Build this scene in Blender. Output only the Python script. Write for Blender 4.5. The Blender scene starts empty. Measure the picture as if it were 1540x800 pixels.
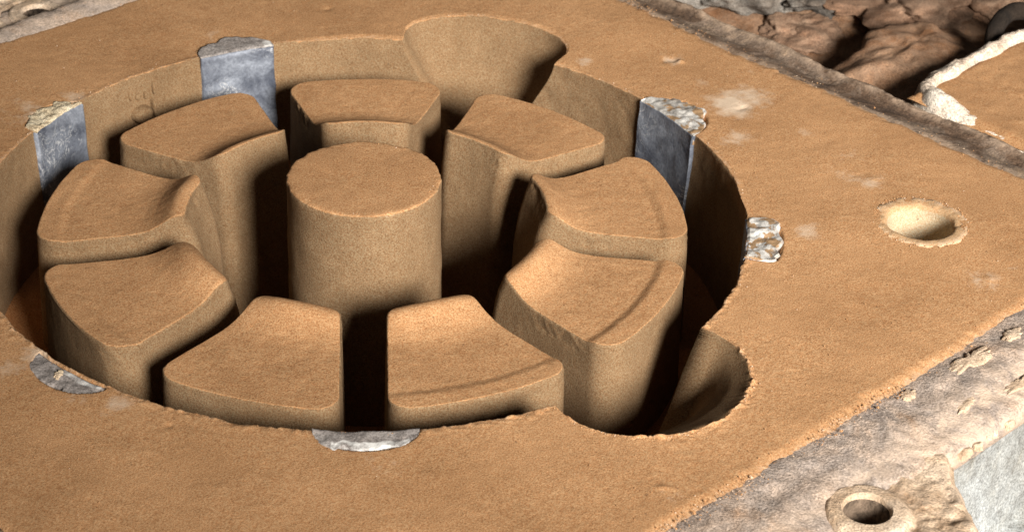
import bpy, math, random
import numpy as np
from mathutils import Matrix, Vector

random.seed(7)
S = 0.30                      # metres per modelling unit (radius of the round cavity)
R_ = math.radians
sc = bpy.context.scene
COL = sc.collection

# ------------------------------------------------------------------ camera
cam_d = bpy.data.cameras.new('camera')
cam = bpy.data.objects.new('camera', cam_d); COL.objects.link(cam)
Mr = ((0.99946213, 0.01716622, 0.02794235),
      (-0.03279412, 0.52317274, 0.85159546),
      (0.0, 0.85205376, -0.52345429))
Cp = (0.39039397 * S, -5.0299181 * S, 2.92296655 * S)
cam.matrix_world = Matrix(((Mr[0][0], Mr[1][0], -Mr[2][0], Cp[0]),
                           (Mr[0][1], Mr[1][1], -Mr[2][1], Cp[1]),
                           (Mr[0][2], Mr[1][2], -Mr[2][2], Cp[2]),
                           (0, 0, 0, 1)))
cam_d.sensor_width = 36.0
cam_d.lens = 36.0 * 3346.5 / 1540.0
cam_d.clip_start = 0.05
cam_d.clip_end = 60
cam_d.dof.use_dof = True
cam_d.dof.focus_distance = 1.66
cam_d.dof.aperture_fstop = 15
sc.camera = cam

# ------------------------------------------------------------------ light
w = bpy.data.worlds.new('World'); sc.world = w; w.use_nodes = True
w.node_tree.nodes['Background'].inputs[0].default_value = (1.0, 0.95, 0.9, 1)
w.node_tree.nodes['Background'].inputs[1].default_value = 0.035
AZ, EL, DIST = R_(298), R_(25.5), 4.6
AIM = Vector((0.36, 0.06, 0.0))
ld = bpy.data.lights.new('work_lamp', 'SPOT')
ld.shadow_soft_size = 0.72; ld.energy = 2540; ld.color = (1.0, 0.95, 0.88)
ld.spot_size = R_(29); ld.spot_blend = 1.0
lamp = bpy.data.objects.new('work_lamp', ld); COL.objects.link(lamp)
ldir = Vector((math.cos(AZ) * math.cos(EL), math.sin(AZ) * math.cos(EL), math.sin(EL)))
lamp.location = ldir * DIST
lamp.rotation_euler = (AIM - lamp.location).to_track_quat('-Z', 'Y').to_euler()
lamp['label'] = 'work lamp shining low across the sand mould'
lamp['category'] = 'lamp'
sc.view_settings.view_transform = 'Standard'
sc.view_settings.look = 'None'
sc.view_settings.exposure = 0.0
sc.view_settings.gamma = 1.0
sc.render.engine = 'CYCLES'
sc.cycles.max_bounces = 8
sc.cycles.diffuse_bounces = 5

# ------------------------------------------------------------------ numpy noise
def _hash(ix, iy, iz, seed):
    h = (ix.astype(np.int64) * 374761393 + iy.astype(np.int64) * 668265263 +
         iz.astype(np.int64) * 2147483647 + seed * 1274126177) & 0xffffffff
    h = ((h ^ (h >> 13)) * 1274126177) & 0xffffffff
    h = ((h ^ (h >> 16)) * 2246822519) & 0xffffffff
    return ((h ^ (h >> 15)) & 0xffff) / 32767.5 - 1.0

def vnoise(p, freq, seed=0):
    q = np.asarray(p, float) * freq + 1000.0
    i = np.floor(q).astype(np.int64); f = q - i; u = f * f * (3 - 2 * f)
    r = 0
    for a in (0, 1):
        for b in (0, 1):
            for c in (0, 1):
                wgt = ((u[..., 0] if a else 1 - u[..., 0]) * (u[..., 1] if b else 1 - u[..., 1]) *
                       (u[..., 2] if c else 1 - u[..., 2]))
                r = r + wgt * _hash(i[..., 0] + a, i[..., 1] + b, i[..., 2] + c, seed)
    return r

def fbm(p, freq, octs=3, seed=0, gain=0.5):
    r = 0; a = 1.0
    for k in range(octs):
        r = r + a * vnoise(p, freq * 2 ** k, seed + 17 * k); a *= gain
    return r

def sstep(a, b, x):
    t = np.clip((x - a) / (b - a), 0, 1); return t * t * (3 - 2 * t)

# ------------------------------------------------------------------ mesh helpers
def mesh_obj(name, verts, faces, mats, parent=None, origin=(0, 0, 0), smooth=True, attrs=None, midx=None):
    """verts in modelling units, world frame; origin likewise."""
    me = bpy.data.meshes.new(name)
    v = (np.asarray(verts, float).reshape(-1, 3) - np.asarray(origin, float)) * S
    if isinstance(faces, np.ndarray):
        n, k = faces.shape
        me.vertices.add(len(v)); me.vertices.foreach_set('co', v.ravel())
        me.loops.add(n * k); me.loops.foreach_set('vertex_index', faces.ravel().astype(np.int32))
        me.polygons.add(n)
        me.polygons.foreach_set('loop_start', np.arange(0, n * k, k, dtype=np.int32))
        me.polygons.foreach_set('loop_total', np.full(n, k, dtype=np.int32))
    else:
        me.from_pydata(v.tolist(), [], faces)
    if not isinstance(mats, (list, tuple)): mats = [mats]
    for m in mats: me.materials.append(m)
    if midx is not None: me.polygons.foreach_set('material_index', np.asarray(midx, dtype=np.int32))
    me.polygons.foreach_set('use_smooth', np.full(len(me.polygons), smooth))
    for k, a in (attrs or {}).items():
        at = me.attributes.new(k, 'FLOAT', 'POINT'); at.data.foreach_set('value', np.asarray(a, dtype=np.float32).ravel())
    me.update(); me.validate()
    o = bpy.data.objects.new(name, me); COL.objects.link(o)
    if parent is not None:
        o.parent = parent
        o.location = Vector(np.asarray(origin, float) * S) - wloc(parent)
    else:
        o.location = Vector(np.asarray(origin, float) * S)
    return o

def wloc(o):
    v = Vector(o.location)
    while o.parent is not None:
        o = o.parent; v += o.location
    return v

def empty(name, loc, label, cat, group=None):
    o = bpy.data.objects.new(name, None); COL.objects.link(o)
    o.location = Vector(loc) * S; o.empty_display_size = 0.02
    return tag(o, label, cat, group)

def tag(o, label=None, cat=None, group=None, kind=None):
    if label: o['label'] = label
    if cat: o['category'] = cat
    if group: o['group'] = group
    if kind: o['kind'] = kind
    return o

def grid_faces(nu, nv, wrap_u=False, flip=False, off=0):
    """grid index = i*nv + j, i along u."""
    iu = np.arange(nu if wrap_u else nu - 1); jv = np.arange(nv - 1)
    I, J = np.meshgrid(iu, jv, indexing='ij'); I2 = (I + 1) % nu
    f = np.stack([I * nv + J, I2 * nv + J, I2 * nv + J + 1, I * nv + J + 1], -1).reshape(-1, 4)
    if flip: f = f[:, ::-1]
    return f + off

def pol(r, a): return np.cos(a) * r, np.sin(a) * r

# ------------------------------------------------------------------ materials
def newmat(name):
    m = bpy.data.materials.new(name); m.use_nodes = True
    nt = m.node_tree; b = nt.nodes['Principled BSDF']
    return m, nt, b

def N(nt, t, **kw):
    n = nt.nodes.new(t)
    for k, v in kw.items(): setattr(n, k, v)
    return n

def noise(nt, co, scale, detail=3, rough=0.55, dist=0.0):
    n = N(nt, 'ShaderNodeTexNoise'); nt.links.new(co, n.inputs['Vector'])
    n.inputs['Scale'].default_value = scale; n.inputs['Detail'].default_value = detail
    n.inputs['Roughness'].default_value = rough; n.inputs['Distortion'].default_value = dist
    return n.outputs['Fac']

def ramp(nt, fac, stops):
    r = N(nt, 'ShaderNodeValToRGB'); nt.links.new(fac, r.inputs['Fac'])
    e = r.color_ramp.elements
    while len(e) < len(stops): e.new(0.5)
    for x, (p, c) in zip(e, stops):
        x.position = p; x.color = (*c, 1) if len(c) == 3 else c
    return r.outputs['Color']

def mix(nt, fac, a, b, mode='MIX'):
    n = N(nt, 'ShaderNodeMix', data_type='RGBA', blend_type=mode)
    for sock, v in ((n.inputs[0], fac), (n.inputs[6], a), (n.inputs[7], b)):
        if hasattr(v, 'links'): nt.links.new(v, sock)
        elif isinstance(v, (int, float)): sock.default_value = v
        else: sock.default_value = (*v, 1)
    return n.outputs[2]

def mth(nt, op, a, b=0.0, clamp=False):
    n = N(nt, 'ShaderNodeMath', operation=op, use_clamp=clamp)
    for sock, v in ((n.inputs[0], a), (n.inputs[1], b)):
        if hasattr(v, 'links'): nt.links.new(v, sock)
        else: sock.default_value = v
    return n.outputs[0]

def bump(nt, b, hs, dist=0.001, strength=1.0):
    n = N(nt, 'ShaderNodeBump'); nt.links.new(hs, n.inputs['Height'])
    n.inputs['Distance'].default_value = dist; n.inputs['Strength'].default_value = strength
    nt.links.new(n.outputs['Normal'], b.inputs['Normal'])

def attr(nt, name):
    a = N(nt, 'ShaderNodeAttribute', attribute_name=name); return a.outputs['Fac']

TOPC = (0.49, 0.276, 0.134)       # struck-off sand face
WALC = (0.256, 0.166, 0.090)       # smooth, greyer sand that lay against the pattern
DUST = (0.70, 0.55, 0.41)

def sand_mat(name, top=TOPC, wall=WALC, dust=DUST, grain=1.0, rough_b=1.0):
    m, nt, b = newmat(name)
    co = N(nt, 'ShaderNodeNewGeometry').outputs['Position']
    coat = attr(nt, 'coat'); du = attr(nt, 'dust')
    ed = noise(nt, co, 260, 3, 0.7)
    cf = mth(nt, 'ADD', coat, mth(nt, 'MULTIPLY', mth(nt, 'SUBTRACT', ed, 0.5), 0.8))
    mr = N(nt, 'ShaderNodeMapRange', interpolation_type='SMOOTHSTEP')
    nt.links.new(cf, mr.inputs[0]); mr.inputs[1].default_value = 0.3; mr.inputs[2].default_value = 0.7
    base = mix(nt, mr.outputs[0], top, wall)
    big = noise(nt, co, 9, 4, 0.6)
    base = mix(nt, 1.0, base, ramp(nt, big, [(0.28, (0.83, 0.80, 0.77)), (0.72, (1.13, 1.13, 1.14))]), 'MULTIPLY')
    mid = noise(nt, co, 70, 3, 0.6)
    base = mix(nt, 1.0, base, ramp(nt, mid, [(0.3, (0.93, 0.92, 0.91)), (0.7, (1.06, 1.06, 1.06))]), 'MULTIPLY')
    g1 = noise(nt, co, 760, 2, 0.75)
    g2 = noise(nt, co, 1300, 1, 0.6)
    gr = mth(nt, 'ADD', mth(nt, 'MULTIPLY', g1, 0.6), mth(nt, 'MULTIPLY', g2, 0.4))
    lo = 1 - 0.50 * grain; hi = 1 + 0.46 * grain
    base = mix(nt, 1.0, base, ramp(nt, gr, [(0.34, (lo, lo * .98, lo * .95)), (0.5, (1, 1, 1)), (0.67, (hi, hi, hi * 1.03))]), 'MULTIPLY')
    ch = noise(nt, co, 760, 1, 0.5)
    base = mix(nt, 1.0, base, ramp(nt, ch, [(0.36, (1.07, 0.97, 0.90)), (0.64, (0.95, 1.03, 1.08))]), 'MULTIPLY')
    # dark specks
    vo = N(nt, 'ShaderNodeTexVoronoi'); nt.links.new(co, vo.inputs['Vector']); vo.inputs['Scale'].default_value = 95
    sp = mth(nt, 'LESS_THAN', vo.outputs['Distance'], 0.085)
    sel = N(nt, 'ShaderNodeSeparateColor'); nt.links.new(vo.outputs['Color'], sel.inputs[0])
    sp = mth(nt, 'MULTIPLY', sp, mth(nt, 'GREATER_THAN', sel.outputs[0], 0.72))
    base = mix(nt, mth(nt, 'MULTIPLY', sp, 0.5), base, (0.10, 0.06, 0.035))
    # parting powder
    dn = noise(nt, co, 170, 6, 0.75, 0.4)
    df = ramp(nt, mth(nt, 'ADD', mth(nt, 'MULTIPLY', du, 0.62), mth(nt, 'MULTIPLY', dn, 0.75)), [(0.50, (0, 0, 0)), (0.92, (0.9, 0.9, 0.9))])
    base = mix(nt, df, base, dust)
    nt.links.new(base, b.inputs['Base Color'])
    b.inputs['Roughness'].default_value = 0.95
    b.inputs['Specular IOR Level'].default_value = 0.15
    h = mth(nt, 'ADD', mth(nt, 'MULTIPLY', g1, 0.8), mth(nt, 'MULTIPLY', mid, 0.12))
    bump(nt, b, h, 0.0007 * rough_b, 0.7)
    return m

M_SAND = sand_mat('moulding_sand')
M_FLOOR = sand_mat('cavity_floor_sand', top=(0.42, 0.195, 0.078), wall=(0.42, 0.195, 0.078))
M_COLLAR = sand_mat('pale_coarse_sand', top=(0.53, 0.345, 0.19), wall=(0.54, 0.43, 0.285), rough_b=1.2, grain=0.6)

def crust_mat(name, cols, scale=14, seed=0.0, rough=0.9, bmp=0.003, dustc=(0.62, 0.45, 0.32)):
    """patchy metal and crusted sand: cols = list of (pos, colour)."""
    m, nt, b = newmat(name)
    geo = N(nt, 'ShaderNodeNewGeometry').outputs['Position']
    mp = N(nt, 'ShaderNodeMapping'); nt.links.new(geo, mp.inputs[0]); mp.inputs['Location'].default_value = (seed, seed * 1.7, 0)
    co = mp.outputs[0]
    n1 = noise(nt, co, scale, 6, 0.68, 0.6)
    base = ramp(nt, n1, cols)
    n2 = noise(nt, co, scale * 7, 8, 0.76)
    base = mix(nt, 1.0, base, ramp(nt, n2, [(0.30, (0.55, 0.52, 0.50)), (0.5, (1, 1, 1)), (0.70, (1.34, 1.3, 1.26))]), 'MULTIPLY')
    g = noise(nt, co, 600, 2, 0.7)
    base = mix(nt, 1.0, base, ramp(nt, g, [(0.32, (0.58, 0.57, 0.56)), (0.68, (1.36, 1.36, 1.36))]), 'MULTIPLY')
    du = attr(nt, 'dust')
    dn = noise(nt, co, 60, 5, 0.72, 0.4)
    df = mth(nt, 'MULTIPLY', du, ramp(nt, dn, [(0.38, (0, 0, 0)), (0.58, (1, 1, 1))]), True)
    base = mix(nt, df, base, dustc)
    nt.links.new(base, b.inputs['Base Color'])
    b.inputs['Roughness'].default_value = rough; b.inputs['Specular IOR Level'].default_value = 0.25
    h = mth(nt, 'ADD', mth(nt, 'MULTIPLY', n1, 1.0), mth(nt, 'ADD', mth(nt, 'MULTIPLY', n2, 0.45), mth(nt, 'MULTIPLY', g, 0.3)))
    bump(nt, b, h, bmp, 0.9)
    return m

M_RUST = crust_mat('rusty_frame_steel', [(0.32, (0.055, 0.040, 0.032)), (0.46, (0.135, 0.085, 0.055)), (0.56, (0.22, 0.165, 0.125)), (0.70, (0.36, 0.25, 0.16))], 16)
M_PALE = crust_mat('dusty_frame_steel', [(0.30, (0.21, 0.16, 0.135)), (0.42, (0.37, 0.31, 0.27)), (0.54, (0.49, 0.385, 0.31)), (0.70, (0.46, 0.29, 0.18))], 17, 3.1, dustc=(.66, .51, .39))
M_CAKE = crust_mat('pale_sand_cake', [(0.30, (0.46, 0.33, 0.22)), (0.5, (0.62, 0.47, 0.33)), (0.66, (0.72, 0.59, 0.45))], 30, 2.7)
M_LUG = crust_mat('sand_crusted_lug', [(0.34, (0.36, 0.23, 0.135)), (0.46, (0.60, 0.44, 0.30)), (0.60, (0.76, 0.61, 0.47))], 19, 5.3, bmp=.004, dustc=(.72, .56, .42))
M_SIDE = crust_mat('grey_weathered_side', [(0.30, (0.20, 0.18, 0.14)), (0.45, (0.29, 0.30, 0.29)), (0.62, (0.38, 0.405, 0.41))], 13, 8.2, bmp=0.002)
M_WHITE = crust_mat('white_dry_crust', [(0.30, (0.55, 0.40, 0.29)), (0.45, (0.80, 0.66, 0.53)), (0.65, (0.88, 0.80, 0.69))], 22, 1.2, bmp=0.004)
M_GREY = crust_mat('grey_slag', [(0.32, (0.03, 0.026, 0.024)), (0.48, (0.13, 0.115, 0.10)), (0.62, (0.25, 0.23, 0.205))], 9, 2.4, bmp=0.004)
M_HEAP = crust_mat('loose_heap_sand', [(0.30, (0.14, 0.066, 0.030)), (0.48, (0.24, 0.122, 0.062)), (0.66, (0.34, 0.20, 0.12))], 7, 4.4, bmp=0.003)
M_PINK = crust_mat('pale_brown_clod', [(0.30, (0.13, 0.066, 0.036)), (0.5, (0.215, 0.125, 0.078)), (0.68, (0.29, 0.19, 0.13))], 8, 6.1, bmp=0.003)
M_BLACK = crust_mat('black_iron', [(0.3, (0.015, 0.012, 0.010)), (0.6, (0.04, 0.028, 0.02))], 14, 6.6)

def metal_mat(name, lo, hi, spark=False):
    m, nt, b = newmat(name)
    co = N(nt, 'ShaderNodeNewGeometry').outputs['Position']
    n1 = noise(nt, co, 34, 5, 0.6, 0.5)
    base = ramp(nt, n1, [(0.32, lo), (0.52, tuple((a + c) / 2 for a, c in zip(lo, hi))), (0.72, hi)])
    n3 = noise(nt, co, 42, 4, 0.6, 2.5)
    st = mth(nt, 'MULTIPLY', ramp(nt, mth(nt, 'ABSOLUTE', mth(nt, 'SUBTRACT', n3, 0.5)), [(0.006, (1, 1, 1)), (0.022, (0, 0, 0))]), ramp(nt, noise(nt, co, 22, 2, .5), [(0.52, (0, 0, 0)), (0.62, (1, 1, 1))]))          # pale streaks of dried coating
    base = mix(nt, mth(nt, 'MULTIPLY', st, 0.65), base, (0.75, 0.76, 0.76))
    g = noise(nt, co, 420, 3, 0.7)
    base = mix(nt, 1.0, base, ramp(nt, g, [(0.3, (0.72, 0.72, 0.74)), (0.7, (1.25, 1.25, 1.25))]), 'MULTIPLY')
    nt.links.new(base, b.inputs['Base Color'])
    if spark:
        sn = noise(nt, co, 75, 3, 0.6, 0.5)
        sm = ramp(nt, sn, [(0.50, (0, 0, 0)), (0.56, (1, 1, 1))])
        nt.links.new(mix(nt, sm, base, (0.42, 0.27, 0.15)), b.inputs['Base Color'])
    b.inputs['Metallic'].default_value = 0.3 if spark else 0.25
    b.inputs['Roughness'].default_value = 0.38 if spark else 0.55
    bump(nt, b, mth(nt, 'ADD', n1, mth(nt, 'MULTIPLY', g, 0.3)), 0.0015 if not spark else 0.002, 0.7)
    return m

M_CHILL = metal_mat('blue_grey_steel', (0.060, 0.070, 0.098), (0.38, 0.415, 0.48))
M_SPARK = metal_mat('broken_bright_metal', (0.45, 0.42, 0.38), (0.95, 0.93, 0.88), True)
M_CTOP = crust_mat('grey_chill_end', [(0.3, (0.20, 0.175, 0.16)), (0.5, (0.30, 0.27, 0.255)), (0.7, (0.42, 0.39, 0.37))], 30, 2.2, bmp=0.001, dustc=(.86, .85, .82))
M_CREAM = crust_mat('cream_chill_end', [(0.3, (0.50, 0.36, 0.22)), (0.5, (0.78, 0.66, 0.46)), (0.7, (0.88, 0.80, 0.62))], 40, 1.9, bmp=0.003)

# ------------------------------------------------------------------ layout numbers (modelling units)
TH = 0.7889                                   # flask is turned this far
n1 = np.array([math.cos(TH), math.sin(TH)]); n2 = np.array([-math.sin(TH), math.cos(TH)])
def fk(u, v, z=0.0):
    u = np.asarray(u, float); v = np.asarray(v, float); z = np.broadcast_to(np.asarray(z, float), np.broadcast(u, v).shape)
    return np.stack([u * n1[0] + v * n2[0], u * n1[1] + v * n2[1], z], -1)
SAND_E = 1.452
DEPTH = 0.385
HUB = 0.56                                     # the hub round the core is deeper than the ring
ZF = -0.055
RISERS = [R_(74.0), R_(314.0)]
CHILLS = [(153.6, 5.9, .988, 1.066, .5), (116.6, 6.6, .988, 1.074, .42), (34.2, 7.1, .990, 1.098, .62), (354.2, 5.7, .999, 1.095, .10), (274.4, 6.9, .998, 1.078, .5), (232.4, 6.5, 1.014, 1.088, .62)]

# =================================================================== THE SETTING: shop floor
gx = np.linspace(-9, 9, 150); GX, GY = np.meshgrid(gx, gx, indexing='ij')
P = np.stack([GX, GY, np.full_like(GX, -0.78)], -1)
P[..., 2] += 0.035 * fbm(P, 0.9, 4, 3)
ground = mesh_obj('ground', P, grid_faces(150, 150), M_HEAP)
tag(ground, 'brown sandy foundry floor under the flasks', 'ground', kind='structure')

# =================================================================== THE MOULD
mould = empty('sand_mould', (0, 0, -0.75), 'brown sand mould with a round cavity of wedge blocks', 'sand mould')

def riser_r(theta, z):
    """polar radius of the two funnel pockets at depth z (0 where absent)."""
    out = np.zeros(np.broadcast(theta, z).shape)
    zz = np.clip(-z, 0, None)
    zk = [0, .03, .06, .12, .18, .26, .33, .37]
    w1 = np.interp(zz, zk, [.250, .243, .230, .196, .160, .132, .10, 0.0])
    e1 = np.interp(zz, zk, [.172, .158, .142, .108, .078, .05, .02, 0.0])
    w2 = np.interp(zz, [0, .02, .05, .10, .16, .22, .29, .34], [.256, .243, .222, .190, .158, .128, .09, 0.0])
    e2 = np.interp(zz, [0, .015, .035, .07, .12, .19, .28, .34], [.222, .196, .160, .116, .078, .046, .02, 0.0])
    for a, ext, c0, wdt in zip(RISERS, (e1, e2), (1.042, 1.030), (w1, w2)):
        d = theta - a; cx, sx = np.cos(d), np.sin(d)
        ok = (wdt > 1e-3) & (ext > 1e-3) & (cx > 0.5)
        W = np.where(ok, wdt, 1); E = np.where(ok, ext, 1)
        A = cx ** 2 / E ** 2 + sx ** 2 / W ** 2; B = -2 * c0 * cx / E ** 2; C = c0 ** 2 / E ** 2 - 1
        disc = B * B - 4 * A * C
        r = np.where(ok & (disc > 0), (-B + np.sqrt(np.maximum(disc, 0))) / (2 * A), 0)
        out = np.maximum(out, r)
    return out

def cav_r(theta, z):
    ring = 1.0 + 0.06 * np.minimum(z, 0) 
    rr = riser_r(theta, z)
    return np.where(rr > .5, 0.5 * (ring + rr + np.sqrt((ring - rr) ** 2 + 0.004 ** 2)), ring)

NT = 1400
# denser angles where the pockets meet the ring
base_t = np.linspace(0, 2 * np.pi, NT, endpoint=False)
extra = np.concatenate([np.linspace(a + s_ * 0.06, a + s_ * 0.285, 330) for a in RISERS for s_ in (-1, 1)]) % (2 * np.pi)
th = np.unique(np.round(np.concatenate([base_t, extra]), 6)); NT = len(th)
# --- wall rings, rim first
zs = np.concatenate([[0.0, -0.0025, -0.006, -0.011], np.linspace(-0.016, -DEPTH - 0.02, 110)])
T, Z = np.meshgrid(th, zs, indexing='ij')
Rw = cav_r(T, Z)
rimp = np.stack([np.cos(th), np.sin(th), 0 * th], -1)
jag = (0.0012 + 0.0042 * sstep(-.2, .5, -rimp[:, 1]) * np.clip(.6 + vnoise(rimp, 5, 14), .1, 1.2)) * fbm(rimp, 40, 3, 11, 0.7) + 0.004 * fbm(rimp, 9, 2, 12)
jfall = np.exp(Z / 0.006)
Rw = Rw + jag[:, None] * jfall + np.where(Z > -0.005, 0.0022 * (1 + Z / 0.005) ** 2, 0)
X, Y = pol(Rw, T)
Pw = np.stack([X, Y, Z], -1)
Rw2 = Rw + 0.0022 * fbm(Pw, 14, 3, 5) * (1 - jfall)
X, Y = pol(Rw2, T); Pw = np.stack([X, Y, Z], -1)
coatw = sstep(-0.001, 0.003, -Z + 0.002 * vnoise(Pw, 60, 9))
# --- top face, from the rim out to the frame
ts = np.concatenate([np.linspace(0, 0.12, 22, endpoint=False), np.linspace(0.12, 1, 92)]) 
NR = len(ts)
SE = SAND_E / np.maximum(np.abs(np.cos(th - TH)), np.abs(np.sin(th - TH)))
ep = np.stack([np.cos(th) * SE, np.sin(th) * SE, 0 * th], -1)
SE = SE + 0.010 + 0.006 * fbm(ep, 5, 3, 21, 0.65) + 0.007 * fbm(ep, 32, 3, 22, .7)
Tt, tt = np.meshgrid(th, ts, indexing='ij')
Rt = Rw2[:, :1] + (SE[:, None] - Rw2[:, :1]) * tt
X, Y = pol(Rt, Tt)
Pt = np.stack([X, Y, np.zeros_like(X)], -1)
zt = 0.004 * fbm(Pt, 2.2, 3, 31) + 0.0003 * fbm(Pt, 18, 3, 32) + 0.0004 * fbm(Pt, 70, 2, 33)
dr = Rt - Rw2[:, :1]
zt = zt * sstep(0, 0.02, dr) + (0.002 + .006 * sstep(0, .6, -np.sin(Tt))) * np.abs(fbm(Pt, 52, 2, 36)) * np.exp(-dr / 0.012) * sstep(0.0, .004, dr)
zt -= 0.011 * (1 - sstep(0, 0.05, SE[:, None] - Rt))
# small pits and scratches in the struck face
def pit(p, c, r, d): 
    return d * np.exp(-((p[..., 0] - c[0]) ** 2 + (p[..., 1] - c[1]) ** 2) / r ** 2)
for c, r, d in [((0.84, 0.93), .02, -.010), ((0.87, 0.92), .012, .008), ((1.31, 0.27), .03, -.005), ((1.36, .24), .012, .006),
                ((-0.36, -1.0), .014, -.004), ((0.737, -1.172), .02, .004), ((1.59, -.26), .015, .006), ((-.2, 1.2), .015, -.006),
                ((.30, 1.33), .018, -.006), ((1.03, .63), .02, -.006)]:
    zt += .55 * pit(Pt, c, r, d) * np.clip(1 + 1.2 * vnoise(Pt, 55, 77), .25, 3)
# beds of the chills
for cd, ch_, rin_, rout_, pw_ in CHILLS:
    da = (np.degrees(Tt) - cd + 180) % 360 - 180
    zt -= 0.022 * sstep(rin_ - .006, rin_, Rt) * (1 - sstep(-.014, -.002, Rt - rin_ - (rout_ - rin_) * np.clip(1 - np.abs(da / ch_) ** 2.2, 0, 1) ** pw_)) * (np.abs(da) < ch_)
Pt[..., 2] = zt
# powder patches
dust = np.zeros_like(zt)
for cx, cy, r, s in [(-.965, .455, .085, .95), (-.87, .56, .05, .5), (-1.02, .40, .06, .5), (1.0, .645, .085, 1.0), (1.05, .69, .085, .8), (1.0, .72, .06, .6), (.93, .78, .05, .4), (.844, .935, .04, .9), (.90, .91, .02, .8), (1.305, .287, .11, .40),
                     (1.342, .216, .035, .6), (.737, -1.172, .05, .55), (1.594, -.26, .05, .7), (1.66, -.22, .03, .6), (-.50, -.935, .06, .5),
                     (-.71, -.73, .06, .55), (-.76, -.79, .05, .4), (-.58, -.90, .05, .4), (.586, .888, .035, 1.0), (1.15, -.05, .05, .5), (1.42, .30, .03, .5), (1.07, .86, .02, .8), (1.2, .5, .03, .5),
                     (-.5, .99, .05, .45), (.12, -1.13, .05, .5), (1.0, .45, .06, .5)]:
    dust = np.maximum(dust, s * np.exp(-((Pt[..., 0] - cx) ** 2 + (Pt[..., 1] - cy) ** 2) / r ** 2))
dust *= np.clip(.62 + .75 * fbm(Pt, 13, 3, 38, .6), 0, 1.25)
dust = np.maximum(dust, 0.45 * np.exp(-((SE[:, None] - Rt) / 0.03) ** 2))
dust = np.maximum(dust, 0.28 * np.exp(-(dr / 0.012) ** 2))
verts = np.concatenate([Pw.reshape(-1, 3), Pt.reshape(-1, 3)])
nz = len(zs)
fw = grid_faces(NT, nz, True)
ft = grid_faces(NT, NR, True, flip=True, off=NT * nz)
HOLE = np.array([1.455, 0.012])
cen = Pt.reshape(-1, 3)[(ft - NT * nz)].mean(1)
ft = ft[np.hypot(cen[:, 0] - HOLE[0], cen[:, 1] - HOLE[1]) > 0.106]
faces = np.concatenate([fw, ft])
face = mesh_obj('mould_face', verts, faces[:, ::-1].copy(), M_SAND, mould,
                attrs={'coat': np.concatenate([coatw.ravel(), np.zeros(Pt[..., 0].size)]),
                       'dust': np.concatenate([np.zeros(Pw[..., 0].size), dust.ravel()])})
face['label'] = 'struck-off brown sand face around the round cavity'
# --- cavity floor
fr = np.linspace(0.0, 1.0, 60) ** 0.8 * 1.0; ft_ = np.linspace(0, 2 * np.pi, 240, endpoint=False)
A, B = np.meshgrid(ft_, fr, indexing='ij')
X, Y = pol(B, A); P = np.stack([X, Y, -DEPTH - (HUB - DEPTH) * (1 - sstep(.50, .58, B))], -1)
P[..., 2] += 0.004 * fbm(P, 7, 3, 41)
mesh_obj('mould_floor', P, grid_faces(240, 60, True, flip=True)[:, ::-1].copy(), M_FLOOR, mould, (0, 0, -HUB))

# --- wedge blocks
SLOT_A = R_(20.0)
def block_outline(ri, ro, hw, rhoi, rhoo, n_arc=34, n_side=44, n_in=22, n_c=14):
    def cphi(rc, rho): return SLOT_A - math.asin((hw + rho) / rc)
    pts = []
    po = cphi(ro - rhoo, rhoo); pi_ = cphi(ri + rhoi, rhoi)
    a = np.linspace(-po, po, n_arc, endpoint=False); pts.append(np.stack(pol(ro, a), -1))
    co = np.array(pol(ro - rhoo, po)); nrm = SLOT_A + np.pi / 2
    a = np.linspace(po, nrm, n_c, endpoint=False); pts.append(co + rhoo * np.stack([np.cos(a), np.sin(a)], -1))
    ci = np.array(pol(ri + rhoi, pi_)); nv = np.array([math.cos(nrm), math.sin(nrm)])
    t = np.linspace(0, 1, n_side, endpoint=False)[:, None]
    pts.append((co + rhoo * nv) * (1 - t) + (ci + rhoi * nv) * t)
    a = np.linspace(nrm, np.pi + pi_, n_c, endpoint=False); pts.append(ci + rhoi * np.stack([np.cos(a), np.sin(a)], -1))
    a = np.linspace(pi_, 0, n_in // 2, endpoint=False); pts.append(np.stack(pol(ri, a), -1))
    half = np.concatenate(pts[1:])                       # +y half after the outer arc
    mir = half[1:][::-1] * np.array([1, -1])
    mid = np.array([[ri, 0.0]])
    return np.concatenate([pts[0], half, mid, mir])

_lr = np.array([.40, .42, .435, .45, .465, .478, .490, .502, .515, .53, .55, .575, .605, .64, .9])
_lz = np.array([-.65, -.25, .12, .50, .80, .95, 1.0, .95, .78, .56, .32, .13, .035, 0, 0])
LIP_R = np.linspace(.40, .9, 400)
_z = np.interp(LIP_R, _lr, _lz); _k = np.ones(9) / 9
LIP_Z = np.convolve(np.pad(_z, 4, mode='edge'), _k, 'valid')
def block_top(r, lat, stp, dm):
    """height of the top above ZF: raised inner lip, faint step near the rim."""
    lip = 0.048 * np.interp(r, LIP_R, LIP_Z)
    st = stp * 0.009 * sstep(0.770, 0.800, r)
    return lip * np.clip(1.0 + .10 * dm - 30 * dm * lat ** 2, .5, 1.10) + st

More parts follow.
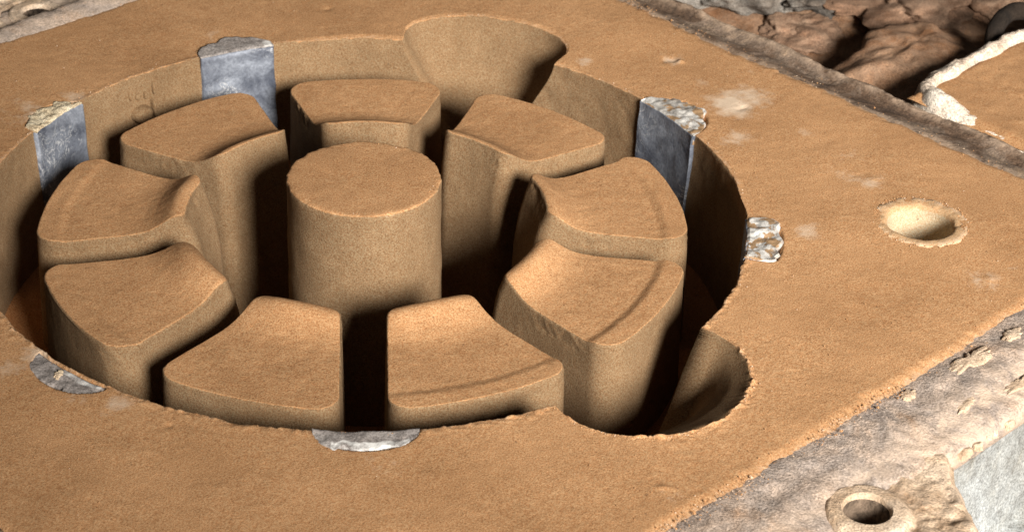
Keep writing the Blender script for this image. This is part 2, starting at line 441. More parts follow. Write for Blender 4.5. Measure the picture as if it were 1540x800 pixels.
DOME = (.12, .06, .30, 1.0, .9, .75, .5, .2, .1)
RI0 = (.484, .484, .462, .446, .458, .460, .464, .476, .484)       # how far each block's ridge is worn back
WORN = (1, 1, .35, .3, .3, .3, .4, .8, 1)
def make_block(k, ang, label):
    rnd = np.random.RandomState(100 + k)
    jr = rnd.uniform(-0.006, 0.006, 4)
    e = (0.006, 0.006, 0.008, 0.010, 0.007, 0.006, 0.006, 0.006, 0.006)[k]
    rings = []; coats = []
    def params(dep):
        rb = RI0[k] - (.036, .036, .060, .052, .05, .05, .05, .055, .036)[k]
        ri = rb + (RI0[k] - rb) * np.interp(dep, [0, .015, .04, .09, .17, .40], [1, .88, .68, .42, .2, 0]) + jr[0] * .4
        ro = 0.848 + jr[1] + 0.02 * dep
        hw = 0.053 + jr[2] * .4 - 0.02 * dep
        return ri, ro, hw, 0.042, 0.058 + jr[3]
    o0 = block_outline(*params(0.0)); n = len(o0)
    c = np.array([0.665, 0.0])
    dist = np.hypot(*(o0 - c).T)
    e = e + 0.008 * DOME[k] * (1 - sstep(0.47, 0.56, np.hypot(o0[:, 0], o0[:, 1])))
    # top rings, centre outward
    fs = np.concatenate([np.linspace(0.02, 0.50, 20, endpoint=False), np.linspace(0.50, 0.95, 44), np.linspace(0.956, 1.0, 15)])
    for f in fs:
        p = c + (o0 - c) * f
        r = np.hypot(p[:, 0], p[:, 1])
        z = ZF + block_top(r, p[:, 1], (0, 0, .5, .5, 0, .5, .9, .9, 0)[k], DOME[k])
        d = np.clip((1 - f) * dist, 0, e)
        z = z - (e - np.sqrt(np.maximum(e * e - (e - d) ** 2, 0)))
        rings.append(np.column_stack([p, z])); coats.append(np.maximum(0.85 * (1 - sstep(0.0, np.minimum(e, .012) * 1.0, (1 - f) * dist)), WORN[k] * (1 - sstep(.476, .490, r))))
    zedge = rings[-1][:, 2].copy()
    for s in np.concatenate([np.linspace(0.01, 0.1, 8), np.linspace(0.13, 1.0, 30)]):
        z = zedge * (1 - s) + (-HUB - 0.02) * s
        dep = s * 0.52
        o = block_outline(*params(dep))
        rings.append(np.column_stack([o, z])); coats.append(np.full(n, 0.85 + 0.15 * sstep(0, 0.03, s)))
    P = np.array(rings)
    ca, sa = math.cos(ang), math.sin(ang)
    X = P[..., 0] * ca - P[..., 1] * sa; Y = P[..., 0] * sa + P[..., 1] * ca
    P = np.stack([X, Y, P[..., 2]], -1)
    # worn, crumbly relief
    d1 = 0.0020 * fbm(P, 6, 2, 51) + 0.0006 * fbm(P, 60, 2, 52)
    edge = np.repeat(np.exp(-((np.arange(len(P)) - len(fs) - 1) / 4.5) ** 2)[:, None], n, 1)
    edge = edge * np.clip(vnoise(P, 12, 57) * 1.5 + 0.2, 0, 1)
    nrm = np.zeros_like(P); nrm[..., 0] = X - ca * .665; nrm[..., 1] = Y - sa * .665
    nrm[..., :2] /= np.maximum(np.linalg.norm(nrm[..., :2], axis=-1, keepdims=True), 1e-6)
    side = np.zeros(len(P)); side[len(fs) - 1:] = 1.0
    P = P + nrm * (d1 * side[:, None])[..., None]
    P[..., 2] += d1 * (1 - side[:, None])
    rough = (0.004 * vnoise(P, 75, 58) + 0.003 * vnoise(P, 140, 59)) * edge - 0.007 * edge * np.clip(vnoise(P, 22, 60) - .30, 0, 1) * 2.6
    P[..., 2] += rough; P = P + nrm * (0.6 * rough)[..., None]
    P[len(fs) - 1:, :, 2] += 0
    f = grid_faces(len(P), n); 
    I = np.arange(len(P) - 1)
    fwrap = np.stack([I * n + n - 1, (I + 1) * n + n - 1, (I + 1) * n, I * n], -1)
    f = np.concatenate([f, fwrap])
    cap = np.arange(n)
    V = P.reshape(-1, 3)
    ctr = V[:n].mean(0); V = np.concatenate([V, ctr[None]])
    capf = np.stack([np.full(n, len(V) - 1), cap, (cap + 1) % n, (cap + 1) % n], -1)
    me_f = [list(x) for x in f] + [[len(V) - 1, int(a), int((a + 1) % n)] for a in cap]
    coat = np.concatenate([np.array(coats).ravel(), [0]])
    dust = np.concatenate([(0.06 * edge).ravel(), [0]])
    o = mesh_obj('sand_block', V, me_f, M_SAND, mould, (ca * .665, sa * .665, -DEPTH), attrs={'coat': coat, 'dust': dust})
    o['label'] = label
    return o

BL = ['wedge shaped sand block directly behind the round core',
      'wedge shaped sand block below the chill with the smooth grey-brown top end',
      'wedge shaped sand block below the chill with the cream crusted top end',
      'wedge shaped sand block beside the grey lens-shaped chill with a pebble on it',
      'wedge shaped sand block between the pebble chill and the open front slot',
      'wedge shaped sand block between the front slot and the open funnel pocket',
      'tall-faced wedge shaped sand block whose outer face fronts the open funnel pocket',
      'wedge shaped sand block before the dark blue-grey chill and the dark wall',
      'wedge shaped sand block behind the core below the rear funnel pocket']
for k in range(9):
    make_block(k, R_(94 + 40 * k), BL[k])

# --- round core
nc = 260
prof = [(0.0, .087), (.05, .087), (.10, .087), (.14, .087), (.165, .087), (.182, .087), (.192, .0868), (.197, .0855), (.1995, .0825), (.2005, .077)]
prof += [(0.2005 + 0.004 * (0.075 - z) / 0.46, z) for z in np.linspace(0.066, -HUB - 0.02, 46)]
prof = np.array(prof)
A, I = np.meshgrid(np.linspace(0, 2 * np.pi, nc, endpoint=False), np.arange(len(prof)), indexing='ij')
r = prof[I, 0]; z = prof[I, 1]
X, Y = pol(r, A); P = np.stack([X, Y, z], -1)
j = 0.0016 * fbm(P, 12, 3, 61)
edge = np.exp(-((I - 8) / 1.6) ** 2)
jj = (0.0022 * vnoise(P, 40, 62) + 0.0016 * vnoise(P, 120, 63)) * edge
rr = r + (j + jj) * np.clip(r / .2, 0, 1); X, Y = pol(rr, A); P = np.stack([X, Y, z + j * (I < 8) + jj * (I <= 9)], -1)
core = mesh_obj('round_core', P, grid_faces(nc, len(prof), True)[:, ::-1].copy(), M_SAND, mould, (0, 0, -DEPTH),
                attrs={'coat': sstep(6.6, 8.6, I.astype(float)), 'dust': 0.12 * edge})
core['label'] = 'tall round sand core at the centre of the cavity'

# --- pale sleeve round the feeding hole in the face
pr = [(.127, -.006), (.126, -.001), (.122, .002), (.112, .003), (.100, .0025), (.093, .001), (.089, -.003), (.086, -.009)]
pr += [(np.interp(d, [.02, .04, .08, .16, .35], [.0845, .084, .085, .088, .09]), -d) for d in np.linspace(.02, .35, 24)]
pr = np.array(pr)
A, I = np.meshgrid(np.linspace(0, 2 * np.pi, 160, endpoint=False), np.arange(len(pr)), indexing='ij')
P = np.stack([HOLE[0] + pr[I, 0] * np.cos(A), HOLE[1] + pr[I, 0] * np.sin(A), pr[I, 1]], -1)
cr = (I < 6)
q = 0.0055 * fbm(P, 22, 3, 71, .7) * np.exp(-((I - 1.5) / 2.) ** 2)
P[..., 0] += q * np.cos(A); P[..., 1] += q * np.sin(A); P[..., 2] += (0.0030 * fbm(P, 48, 2, 72)) * cr
sl = mesh_obj('hole_sleeve', P, grid_faces(160, len(pr), True)[:, ::-1].copy(), M_COLLAR, mould, (HOLE[0], HOLE[1], -.35),
              attrs={'coat': sstep(5.5, 8.5, I.astype(float)), 'dust': 0.5 * np.exp(-((I - 1.5) / 2.) ** 2)})
sl['label'] = 'pale crumbly sleeve around the small round hole'

# --- raised marks on the cavity wall, left of the rear chill
def wall_pt(deg, z, r): 
    a = R_(deg); return np.array([math.cos(a) * r, math.sin(a) * r, z])
def boss(name, deg, z, wa, hz, hgt, ring=False):
    nu, nv = 40, 12
    U, Vv = np.meshgrid(np.linspace(0, 2 * np.pi, nu, endpoint=False), np.linspace(0, 1, nv), indexing='ij')
    rr = Vv
    hh = hgt * (np.sqrt(np.clip(1 - rr ** 4, 0, 1)) if not ring else np.exp(-((rr - .72) / .16) ** 2)) - 0.003 * (rr > .98)
    aa = R_(deg) + wa * rr * np.cos(U); zz = z + hz * rr * np.sin(U)
    rad = 1.0 + 0.06 * zz - hh
    X, Y = pol(rad, aa); P = np.stack([X, Y, zz], -1)
    P[..., 2] += .0015 * vnoise(P, 60, 75)
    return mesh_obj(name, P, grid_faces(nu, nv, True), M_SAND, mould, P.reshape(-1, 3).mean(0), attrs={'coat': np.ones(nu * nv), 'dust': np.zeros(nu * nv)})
boss('raised_mark', 135.2, -.118, .036, .026, .030)
boss('raised_mark', 132.7, -.112, .007, .030, .018)
for dg, z_, wa, hz in ((137.0, -.056, .006, .012), (135.5, -.063, .009, .010), (134.0, -.066, .006, .012), (132.2, -.054, .006, .020)):
    boss('raised_mark', dg, z_, wa, hz, .009)

# =================================================================== CHILLS
def chill(k, deg, half, rin, rout, label, topmat, rough, zoff, pointed=1.0, depth=.33, seed=0):
    nu, nd, nf = 70, 16, 24
    a = np.linspace(-1, 1, nu)
    lens = np.clip(1 - np.abs(a) ** 2.2, 0, 1) ** pointed
    ang = R_(deg) + a * R_(half)
    p1 = np.stack([np.cos(ang), np.sin(ang), 0 * ang], -1)
    lens = np.clip(lens + 0.22 * fbm(p1, 20, 3, 80 + seed, .65) * (1 - np.abs(a) ** 3), 0.02, 1.3)
    rows = []; mi = []
    # back edge down into the sand, top rows, inner face rows
    rows.append(np.stack([*pol(rin + (rout - rin) * lens, ang), np.full(nu, -0.03)], -1))
    for t in np.linspace(1, 0, nd):
        rad = rin + (rout - rin) * lens * t
        z = np.full(nu, zoff) 
        P = np.stack([*pol(rad, ang), z], -1)
        bumpz = rough * (fbm(P, 22, 3, 90 + seed, 0.7)) * (0.35 + 0.65 * sstep(0, .2, min(t, 1 - t) + .08))
        P[:, 2] += bumpz - 0.010 * (t > .99) - 0.004 * (t < .01)
        rows.append(P)
    for d in np.linspace(0.006, depth, nf):
        rad = rin - 0.002 - 0.045 * d + 0.0015 * fbm(np.stack([*pol(1, ang), np.full(nu, -d)], -1), 20, 2, 95 + seed)
        ws = 1 + 0.02 * vnoise(np.array([[d, 0, seed]]), 30, 4)[0]
        aa = R_(deg) + a * R_(half) * ws
        rows.append(np.stack([*pol(rad, aa), np.full(nu, zoff - d)], -1))
    for rr_ in (0.03,):
        rows.append(np.stack([*pol(rin + rr_, ang), np.full(nu, zoff - depth)], -1))
    P = np.array(rows)
    nr = len(rows)
    F = grid_faces(nr, nu)
    m = np.repeat((np.arange(nr - 1) >= nd).astype(int), nu - 1)
    # ends of the plate
    base = P.reshape(-1, 3)
    F = [list(x) for x in F]; m = list(m)
    Vv = list(base)
    for col, fl in ((0, False), (nu - 1, True)):
        ids = []
        for i in range(nd, nr):
            p = P[i, col].copy(); rad = math.hypot(p[0], p[1]); p[0] *= (rad + .02) / rad; p[1] *= (rad + .02) / rad
            ids.append(len(Vv)); Vv.append(p)
        for i in range(nd, nr - 1):
            f = [i * nu + col, (i + 1) * nu + col, ids[i + 1 - nd], ids[i - nd]]
            F.append(f[::-1] if not fl else f); m.append(1)
    c = wall_pt(deg, -depth, rin)
    du = np.zeros(len(Vv))
    g_ = np.zeros((nr, nu))
    if k == 4: g_[1:7, 14:62] = 1.0
    if k == 5: g_[nd - 4:nd + 1, 30:66] = .8
    if k == 1: g_[1:nd, 2:9] = 1.0
    du[:nr * nu] = g_.ravel()
    o = mesh_obj('metal_chill', Vv, [f[::-1] for f in F], [topmat, M_CHILL], None, c, midx=m, smooth=topmat is not M_SPARK, attrs={'dust': du})
    return tag(o, label, 'metal chill', 'metal chills round the cavity rim')

CH_INFO = [('blue-grey metal chill with a cream crusted top end', M_CREAM, .006, .001),
           ('blue-grey metal chill with a smooth grey-brown top end', M_CTOP, .0016, .004),
           ('dark blue-grey metal chill with a bright broken top end before pale powder', M_SPARK, .006, .004),
           ('bright broken metal chill end at the rim above the dark wall', M_SPARK, .006, .005),
           ('grey metal chill end at the rim before the front slot', M_CTOP, .003, .002),
           ('grey lens-shaped metal chill end with a small pebble on it', M_CTOP, .0025, .0015)]
for k, ((cd, ch_, rin_, rout_, pw_), (lb, tm, rg, zo)) in enumerate(zip(CHILLS, CH_INFO)):
    chill(k, cd, ch_, rin_, rout_, lb, tm, rg, zo, pw_, seed=k + 1)

# =================================================================== THE FLASK (metal frame round the mould)
flask = empty('casting_flask', (0, 0, -0.76), 'square metal flask framing the big sand mould, rusty and sand crusted', 'flask')

LUG_HOLES = [(-0.02, -1.675), (0.05, 1.583)]
def side_strip(name, outd, alongd, prof, mat, parent, ns=420, amp=.004, seed=0, dust=None, centre=(0, 0), label=None, half=None, mats=None, split=None):
    prof = np.array(prof, float)
    # subdivide the section
    w = [prof[0]]
    for a, b in zip(prof[:-1], prof[1:]):
        n = max(1, int(np.hypot(*(b - a)) / 0.012)); n = min(n, 14)
        for k in range(1, n + 1): w.append(a + (b - a) * k / n)
    w = np.array(w); nw = len(w)
    t = np.linspace(-1, 1, ns)
    Tm, Im = np.meshgrid(t, np.arange(nw), indexing='ij')
    W = w[Im, 0]; Zz = w[Im, 1]
    Sx = Tm * (W if half is None else half)
    P = np.stack([centre[0] + W * outd[0] + Sx * alongd[0], centre[1] + W * outd[1] + Sx * alongd[1], Zz], -1)
    d = amp * fbm(P, 6, 4, seed, .6) + amp * .45 * fbm(P, 40, 3, seed + 5, .6)
    d = d * (.12 + .88 * sstep(prof[0][0] + .02, prof[0][0] + .085, W))
    top = sstep(-.14, -.05, Zz)
    P[..., 2] += d * top
    P[..., 0] += d * (1 - .4 * top) * outd[0]; P[..., 1] += d * (1 - .4 * top) * outd[1]
    du = np.zeros(W.shape) if dust is None else dust(Sx, W, Zz, P)
    m = None
    if split is not None:
        m = np.repeat((np.arange(nw - 1) >= np.searchsorted(-w[:, 1] * (w[:, 0] > prof[0][0] + .1), split)).astype(int)[None, :], ns - 1, 0).ravel()
    cmid = np.array([centre[0] + outd[0] * prof[-1][0], centre[1] + outd[1] * prof[-1][0], prof[-1][1]])
    f = grid_faces(ns, nw)
    cc = P.reshape(-1, 3)[f].mean(1)
    keep = np.ones(len(f), bool)
    for hu, hv_ in LUG_HOLES:
        hc = fk(hu, hv_); keep &= np.hypot(cc[:, 0] - hc[0], cc[:, 1] - hc[1]) > .062
    f = f[keep]
    if m is not None: m = m[keep]
    o = mesh_obj(name, P, f, mats or mat, parent, cmid, attrs={'dust': du}, midx=m)
    if label: o['label'] = label
    return o

UR_P = [(1.42, -.03), (1.43, -.010), (1.462, -.0065), (1.50, -.016), (1.535, -.028), (1.556, -.022), (1.572, -.010), (1.588, -.012), (1.60, -.03), (1.602, -.10), (1.60, -.76)]
side_strip('frame_side', n1, n2, UR_P, M_RUST, flask, seed=101, amp=.005,
           dust=lambda s, w_, z, P: np.clip(np.exp(-((w_ - 1.583) / .014) ** 2) * 1.1 + sstep(.25, .75, s) * .9 + .55 * np.exp(-((w_ - 1.452) / .02) ** 2), 0, 1) * (z > -.06),
           label='dark rusty frame side with a rounded outer lip')
LR_P = [(1.42, -.03), (1.43, -.010), (1.46, -.0065), (1.50, -.0045), (1.555, -.004), (1.578, -.009), (1.60, -.016), (1.64, -.022), (1.668, -.034), (1.678, -.056), (1.672, -.085), (1.655, -.10),
        (1.655, -.115), (1.657, -.40), (1.665, -.415), (1.715, -.425), (1.725, -.44), (1.725, -.47), (1.715, -.485), (1.715, -.76)]
side_strip('frame_side', -n2, n1, LR_P, None, flask, seed=131, amp=.006, ns=520, mats=[M_PALE, M_SIDE], split=.098,
           dust=lambda s, w_, z, P: np.clip(sstep(-.3, .6, s) * sstep(1.5, 1.62, w_) * .75 + .5 * np.exp(-((w_ - 1.60) / .02) ** 2), 0, 1) * (z > -.09),
           label='pale grey frame side with patches of pink sand, its outer face weathered blue-grey')
UL_P = [(1.40, -.03), (1.415, -.006), (1.43, .000), (1.47, .014), (1.505, .016), (1.525, .004), (1.54, -.018), (1.62, -.026), (1.66, -.03), (1.675, -.06), (1.67, -.10), (1.655, -.12), (1.655, -.76)]
side_strip('frame_side', n2, n1, UL_P, M_PALE, flask, seed=151, amp=.006,
           dust=lambda s, w_, z, P: np.clip(.8 * np.exp(-((w_ - 1.57) / .05) ** 2) + .3, 0, 1) * (z > -.09),
           label='dusty grey frame side with a raised inner ridge')
side_strip('frame_side', -n1, n2, UR_P, M_RUST, flask, seed=171, amp=.005, label='rusty frame side away from the second flask')

def lug(hu, hv, sgn, z0, rh, outline, label, seed):
    """lug plate about its pin hole: polar mesh, boss round the hole."""
    na, nr = 220, 46
    A = np.linspace(0, 2 * np.pi, na, endpoint=False)
    out = np.array(outline, float) - np.array([hu, hv])
    # ray / polygon
    Rb = np.zeros(na)
    for i in range(len(out)):
        p, q2 = out[i], out[(i + 1) % len(out)]
        e = q2 - p
        den = np.cos(A) * e[1] - np.sin(A) * e[0]
        den = np.where(np.abs(den) < 1e-9, 1e-9, den)
        t = (p[0] * e[1] - p[1] * e[0]) / den
        sgm = (p[0] * np.sin(A) - p[1] * np.cos(A)) / den
        Rb = np.where((t > 0) & (sgm >= -1e-6) & (sgm <= 1 + 1e-6), np.maximum(Rb, t), Rb)
    # round the corners
    for _ in range(6): Rb = (np.roll(Rb, 1) + 2 * Rb + np.roll(Rb, -1)) / 4
    rows = []
    for d in np.linspace(.16, .012, 10): rows.append((np.full(na, rh * (1 - .12 * d / .16)), np.full(na, -d)))
    rows.append((np.full(na, rh + .003), np.full(na, -.003)))
    tt_ = np.linspace(0, 1, nr) ** 1.35
    for t in tt_:
        rad = (rh + .008) + (Rb - rh - .008) * t
        z = .011 * (1 - sstep(.034, .056, rad - rh)) - .018 * np.exp(-((rad - rh - .058) / .010) ** 2) * (.5 + .5 * np.cos(A - R_(160)))
        z = z - .05 * sstep(.78, 1.0, np.full(na, t)) ** 2
        rows.append((rad, z))
    for d in (.075, .11, .16): rows.append((Rb - .004, np.full(na, -d)))
    Rr = np.array([x[0] for x in rows]).T; Zr = np.array([x[1] for x in rows]).T
    U = hu + Rr * np.cos(A)[:, None]; V = hv + Rr * np.sin(A)[:, None]
    P = fk(U, V, z0 + Zr)
    tp = (Zr > -.1) & (Rr > rh + .004)
    d = .010 * fbm(P, 6.5, 4, seed, .55) + .005 * fbm(P, 30, 3, seed + 3, .65)
    P[..., 2] += d * tp * sstep(rh, rh + .1, Rr)
    c = fk(hu, hv, z0 - .16)
    o = mesh_obj('pin_lug', P, grid_faces(na, Rr.shape[1], True), [M_LUG, M_BLACK], flask, c,
                 midx=np.repeat((np.arange(Rr.shape[1] - 1) < 10).astype(int)[None], na, 0).ravel(), attrs={'dust': .35 * np.ones(Rr.shape)})
    o['label'] = label
lug(-0.02, -1.675, -1, -.028, .048, [(-.52, -1.575), (.20, -1.575), (.345, -1.645), (.27, -1.70), (.10, -1.93), (.0, -2.02), (-.28, -2.02), (-.52, -1.70)],
    'sand crusted lug with a pin hole beside the blue-grey outer face', 201)
lug(0.05, 1.583, 1, -.026, .040, [(-.40, 1.535), (.40, 1.535), (.44, 1.66), (.20, 1.95), (-.20, 1.95), (-.44, 1.66)],
    'dusty lug with a pin hole behind the raised ridge', 221)

# loose pale cakes of sand stuck on the pale frame side
def cake(u, v, lu, lv, h, rot, seed, name, mat, label=None, parent=None, z0=0.0, lab=None):
    na, nr = 60, 14
    A, Q = np.meshgrid(np.linspace(0, 2 * np.pi, na, endpoint=False), np.linspace(0, 1, nr), indexing='ij')
    pr_ = np.stack([np.cos(A), np.sin(A), 0 * A], -1)
    rad = Q * (1 + .34 * fbm(pr_, 2.4, 4, seed, .6))
    x = rad * np.cos(A) * lu; y = rad * np.sin(A) * lv
    U = u + x * math.cos(rot) - y * math.sin(rot); V = v + x * math.sin(rot) + y * math.cos(rot)
    z = .45 * h * np.clip(1 - Q ** 2.2, 0, 1) - .010 * sstep(.75, 1, Q)
    P = fk(U, V, z0 + z)
    P[..., 2] += .35 * h * fbm(P, 30, 3, seed + 2) * (1 - Q)
    o = mesh_obj(name, P, grid_faces(na, nr, True)[:, ::-1].copy(), mat, parent, fk(u, v, z0), attrs={'dust': .5 * np.ones(A.shape)})
    if lab: o['label'] = lab
    return o
for (u, v, lu, lv, h, rot, sd) in ((.60, -1.495, .105, .030, .010, .02, 301), (.775, -1.50, .038, .022, .009, 0, 303), (.375, -1.482, .030, .017, .007, 0, 305), (.46, -1.59, .05, .016, .010, .1, 307), (.62, -1.62, .06, .02, .009, 0, 309)):
    cake(u, v, lu, lv, h, rot, sd, 'sand_cake', M_CAKE, parent=flask, z0=float(np.interp(-v, [p_[0] for p_ in LR_P[:10]], [p_[1] for p_ in LR_P[:10]])) + .002)
# rough clods along the lower edge of the pale side
rc = np.random.RandomState(4)
for i in range(7):
    u = .33 + i * .047 + rc.uniform(-.01, .01)
    cake(u, -1.672 + rc.uniform(-.006, .004), rc.uniform(.012, .028), rc.uniform(.010, .016), rc.uniform(.008, .018), rc.uniform(-.4, .4), 320 + i * 3, 'sand_clod', M_LUG, parent=flask, z0=-.046)

# =================================================================== SECOND FLASK
C2U, C2V, HW2 = 2.585, -1.46, 0.97
f2o = fk(C2U, C2V, -.76)
flask2 = empty('casting_flask', f2o, 'second flask behind the rusty edge, rim thick with white crust', 'flask')
ctr2 = fk(C2U, C2V)[:2]
def ring_pts(hw, rc_, n=640):
    """rounded square outline of half width hw, corner radius rc_ (flask axes)."""
    a = np.linspace(0, 2 * np.pi, n, endpoint=False)
    k = np.maximum(np.abs(np.cos(a)), np.abs(np.sin(a)))
    x = np.cos(a) / k; y = np.sin(a) / k
    p = np.stack([x, y], -1) * hw
    inner = np.clip(p, -(hw - rc_), hw - rc_)
    d = p - inner; l = np.linalg.norm(d, axis=1, keepdims=True)
    return inner + d / np.maximum(l, 1e-9) * rc_
sec = [(-.012, -.76), (-.012, -.30), (-.010, -.12), (-.002, -.05), (.02, -.012), (.05, .004), (.085, .010), (.115, .006), (.135, -.006), (.15, -.03)]
n2r = 900
rows = []
for inset, z in sec:
    if inset > 0: inset *= .5
    p = ring_pts(HW2 - inset, max(.035, .17 - inset * 1.6), n2r)
    rows.append(fk(C2U + p[:, 0], C2V + p[:, 1], z))
P = np.array(rows)
P = np.concatenate([P[:1], *[np.stack([P[i] * (1 - t) + P[i + 1] * t for t in (1 / 3, 2 / 3, 1)]) for i in range(len(P) - 1)]])
d = .009 * fbm(P, 11, 4, 401, .62) + .004 * fbm(P, 60, 2, 402)
P[..., 2] += d * (P[..., 2] > -.2)
_lu = (P[..., 0] - ctr2[0]) * n1[0] + (P[..., 1] - ctr2[1]) * n1[1]; _lv = (P[..., 0] - ctr2[0]) * n2[0] + (P[..., 1] - ctr2[1]) * n2[1]
P[..., 2] -= .030 * sstep(.74, .86, -_lu) * (1 - sstep(.62, .88, _lv))
out = P - np.array([ctr2[0], ctr2[1], 0]); out[..., 2] = 0; out /= np.linalg.norm(out, axis=-1, keepdims=True)
P = P + out * (.009 * fbm(P, 9, 4, 404, .65))[..., None]
rim2 = mesh_obj('frame_rim', P, np.concatenate([grid_faces(len(P), n2r), np.stack([np.arange(len(P) - 1) * n2r + n2r - 1, np.arange(1, len(P)) * n2r + n2r - 1, np.arange(1, len(P)) * n2r, np.arange(len(P) - 1) * n2r], -1)]), M_WHITE, flask2, f2o)
# its sand fill
nf = 170
g = np.linspace(-1, 1, nf) * (HW2 - .045)
U, V = np.meshgrid(g, g, indexing='ij')
U = np.where(U < 0, U * (HW2 - .012) / (HW2 - .045), U)
P = fk(C2U + U, C2V + V, -.010)
P[..., 2] += .004 * fbm(P, 4, 3, 411) + .002 * fbm(P, 40, 2, 412) - .02 * sstep(.97, 1.0, np.maximum(np.where(U < 0, -U * (HW2 - .045) / (HW2 - .012), U), np.abs(V)) / (HW2 - .045))
s2 = mesh_obj('sand_mould', P, grid_faces(nf, nf), M_SAND, None, fk(C2U, C2V, -.02), attrs={'coat': np.zeros(U.shape), 'dust': np.zeros(U.shape)})
tag(s2, 'flat sand fill inside the white crusted second flask', 'sand mould')
# lifting handle: a black iron loop on the side of the second flask
def tube(name, pts, rad, mat, parent, origin, ns=14, flat=1.0, seed=0):
    pts = np.array(pts, float); n = len(pts)
    V = []
    for i in range(n):
        tdir = pts[min(i + 1, n - 1)] - pts[max(i - 1, 0)]; tdir /= np.linalg.norm(tdir)
        a = np.cross(tdir, [0.3, 0.2, 1]); a /= np.linalg.norm(a); b = np.cross(tdir, a)
        for k in range(ns):
            ph = 2 * math.pi * k / ns
            V.append(pts[i] + rad * (a * math.cos(ph) * flat + b * math.sin(ph)))
    V = np.array(V).reshape(n, ns, 3)
    V += .12 * rad * fbm(V, 20, 2, seed)[..., None]
    F = [list(x) for x in grid_faces(n, ns)] + [[i * ns + ns - 1, (i + 1) * ns + ns - 1, (i + 1) * ns, i * ns] for i in range(n - 1)]
    F += [list(range(ns))[::-1], [(n - 1) * ns + k for k in range(ns)]]
    return mesh_obj(name, V.reshape(-1, 3), F, mat, parent, origin, attrs={'dust': np.zeros(n * ns)})
hv = C2V + HW2 + .02
ha = np.linspace(0, math.pi, 26)
hp = [fk(2.275 - .13 * math.cos(x), hv - .02 + .055 * math.sin(x), -.075 + .085 * math.sin(x)) for x in ha]
hd = tube('lifting_handle', hp, .027, M_BLACK, flask2, fk(2.275, hv, -.075), seed=431)
hd['label'] = 'black curved iron handle'

# =================================================================== LUMPS AND HEAPS BEHIND THE RUSTY EDGE
def lump(name, u, v, z, dims, rot, mat, label, cat, seed, amp=.28, freq=1.1, group=None, n=90):
    """closed, hollowed and lumpy solid resting at height z."""
    A, Bz = np.meshgrid(np.linspace(0, 2 * np.pi, n, endpoint=False), np.linspace(-np.pi / 2, np.pi / 2, n // 2), indexing='ij')
    d = np.stack([np.cos(Bz) * np.cos(A), np.cos(Bz) * np.sin(A), np.sin(Bz)], -1)
    r = 1 + amp * fbm(d + seed, freq, 4, seed, .55) - .22 * np.clip(vnoise(d, 1.6, seed + 9) - .2, 0, 1)
    p = d * r[..., None] * np.array(dims)
    p[..., 2] = np.maximum(p[..., 2], -.72 * dims[2])
    x = p[..., 0] * math.cos(rot) - p[..., 1] * math.sin(rot); y = p[..., 0] * math.sin(rot) + p[..., 1] * math.cos(rot)
    P = fk(u + x, v + y, z + .72 * dims[2] + p[..., 2])
    o = mesh_obj(name, P, grid_faces(n, n // 2, True), mat, None, fk(u, v, z), attrs={'dust': .25 * np.clip(np.sin(Bz), 0, 1)})
    return tag(o, label, cat, group)

lump('sand_heap', 2.52, .30, -.80, (.98, 1.4, .37), .1, M_HEAP, 'broad heap of brown sand between the two flasks', 'sand heap', 511, .10, 2.2, n=200)
lump('sand_heap', 2.06, -.26, -.58, (.46, .32, .29), .3, M_HEAP, 'small steep heap of orange brown sand in the corner between the flasks', 'sand heap', 515, .12, 2.0, n=140)
lump('slag_lump', 2.12, .56, -.30, (.22, .32, .14), .3, M_GREY, 'large grey slag lump behind the rusty edge', 'slag', 521, .30, 2.2, n=160)
lump('slag_lump', 2.26, .28, -.22, (.14, .17, .065), .9, M_GREY, 'long low grey slag lump lying on the heap', 'slag', 525, .32, 2.2, n=120)
lump('sand_clod', 2.06, .20, -.27, (.15, .15, .055), .2, M_PINK, 'smooth pale brown clod beside the rusty edge', 'sand clod', 531, .20, 2.0, n=120)
lump('sand_clod', 2.50, .10, -.22, (.36, .28, .065), .6, M_PINK, 'big pale brown clod on top of the heap', 'sand clod', 541, .26, 2.2, n=160)
lump('sand_clod', 2.78, -.14, -.28, (.36, .26, .09), .1, M_PINK, 'pale brown clod beside the black handle', 'sand clod', 545, .26, 2.2, n=160)
lump('dark_void_block', 2.55, 1.12, -.80, (.40, .40, .30), .4, M_BLACK, 'black block standing in for the dark void behind the grey slag lump', 'dark stand-in', 551, .2, 1.2)  # black mass added to stand in for the dark void at the back

# =================================================================== SMALL LOOSE BITS
o = cake(-1.034, -.120, .022, .012, .012, .5, 601, 'pebble', M_CREAM, z0=.004)
tag(o, 'small yellowish pebble on the lens-shaped grey chill', 'pebble')

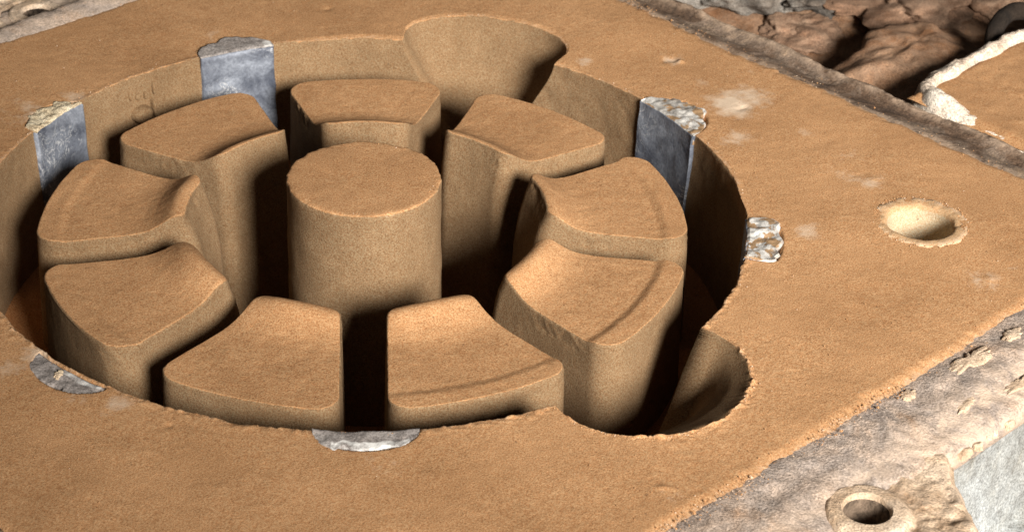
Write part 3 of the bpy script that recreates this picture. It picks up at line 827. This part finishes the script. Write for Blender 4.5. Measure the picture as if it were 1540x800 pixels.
# crumbs of sand along every broken edge and strewn on the face: far too many to count
rs = np.random.RandomState(12)
pos = []; siz = []
idx = rs.randint(0, NT, 900)
rr_ = Rw2[idx, 0] + np.abs(rs.normal(0, .009, 900)) + .001
for i, r0 in zip(idx, rr_): pos.append((math.cos(th[i]) * r0, math.sin(th[i]) * r0, 0.0005))
siz += list(rs.uniform(.0007, .0022, 900))
idx = rs.randint(0, NT, 1500); rr_ = SE[idx] - .012 + rs.normal(0, .014, 1500)
for i, r0 in zip(idx, rr_): pos.append((math.cos(th[i]) * r0, math.sin(th[i]) * r0, 0.000))
siz += list(rs.uniform(.0008, .0022, 1500) * (1 + 1.2 * (rs.rand(1500) < .06)))
for k in range(900):
    a = rs.uniform(0, 2 * np.pi); r0 = rs.uniform(1.03, 1.7)
    x, y = r0 * math.cos(a), r0 * math.sin(a)
    if max(abs(x * n1[0] + y * n1[1]), abs(x * n2[0] + y * n2[1])) > 1.44 or r0 < riser_r(np.array([a % (2 * np.pi)]), np.array([0.0]))[0] + .01: continue
    if math.hypot(x - HOLE[0], y - HOLE[1]) < .13: continue
    pos.append((x, y, .001)); siz.append(rs.uniform(.0008, .0020))
for k in range(70):
    a = rs.uniform(0, 2 * np.pi); r0 = .186 + rs.normal(0, .004)
    pos.append((r0 * math.cos(a), r0 * math.sin(a), .0865 - max(0, r0 - .19) * .6)); siz.append(rs.uniform(.0008, .0022))
for k in range(220):
    a = rs.uniform(0, 2 * np.pi); r0 = .122 + rs.normal(0, .006)
    pos.append((HOLE[0] + r0 * math.cos(a), HOLE[1] + r0 * math.sin(a), .003)); siz.append(rs.uniform(.001, .0024))
pos = np.array(pos); siz = np.array(siz)
oc = np.array([(1, 0, 0), (-1, 0, 0), (0, 1, 0), (0, -1, 0), (0, 0, 1), (0, 0, -1)], float)
of = np.array([(0, 2, 4), (2, 1, 4), (1, 3, 4), (3, 0, 4), (2, 0, 5), (1, 2, 5), (3, 1, 5), (0, 3, 5)])
V = pos[:, None, :] + siz[:, None, None] * (oc[None] * rs.uniform(.6, 1.3, (len(pos), 6, 1)))
F = (np.arange(len(pos)) * 6)[:, None, None] + of[None]
o = mesh_obj('sand_crumbs', V.reshape(-1, 3), F.reshape(-1, 3), M_SAND, None, (0, 0, 0), smooth=False,
             attrs={'coat': np.zeros(len(pos) * 6), 'dust': np.repeat((rs.rand(len(pos)) < .18).astype(float), 6)})
tag(o, 'tiny sand crumbs strewn along the broken edges', 'crumbs', kind='stuff')
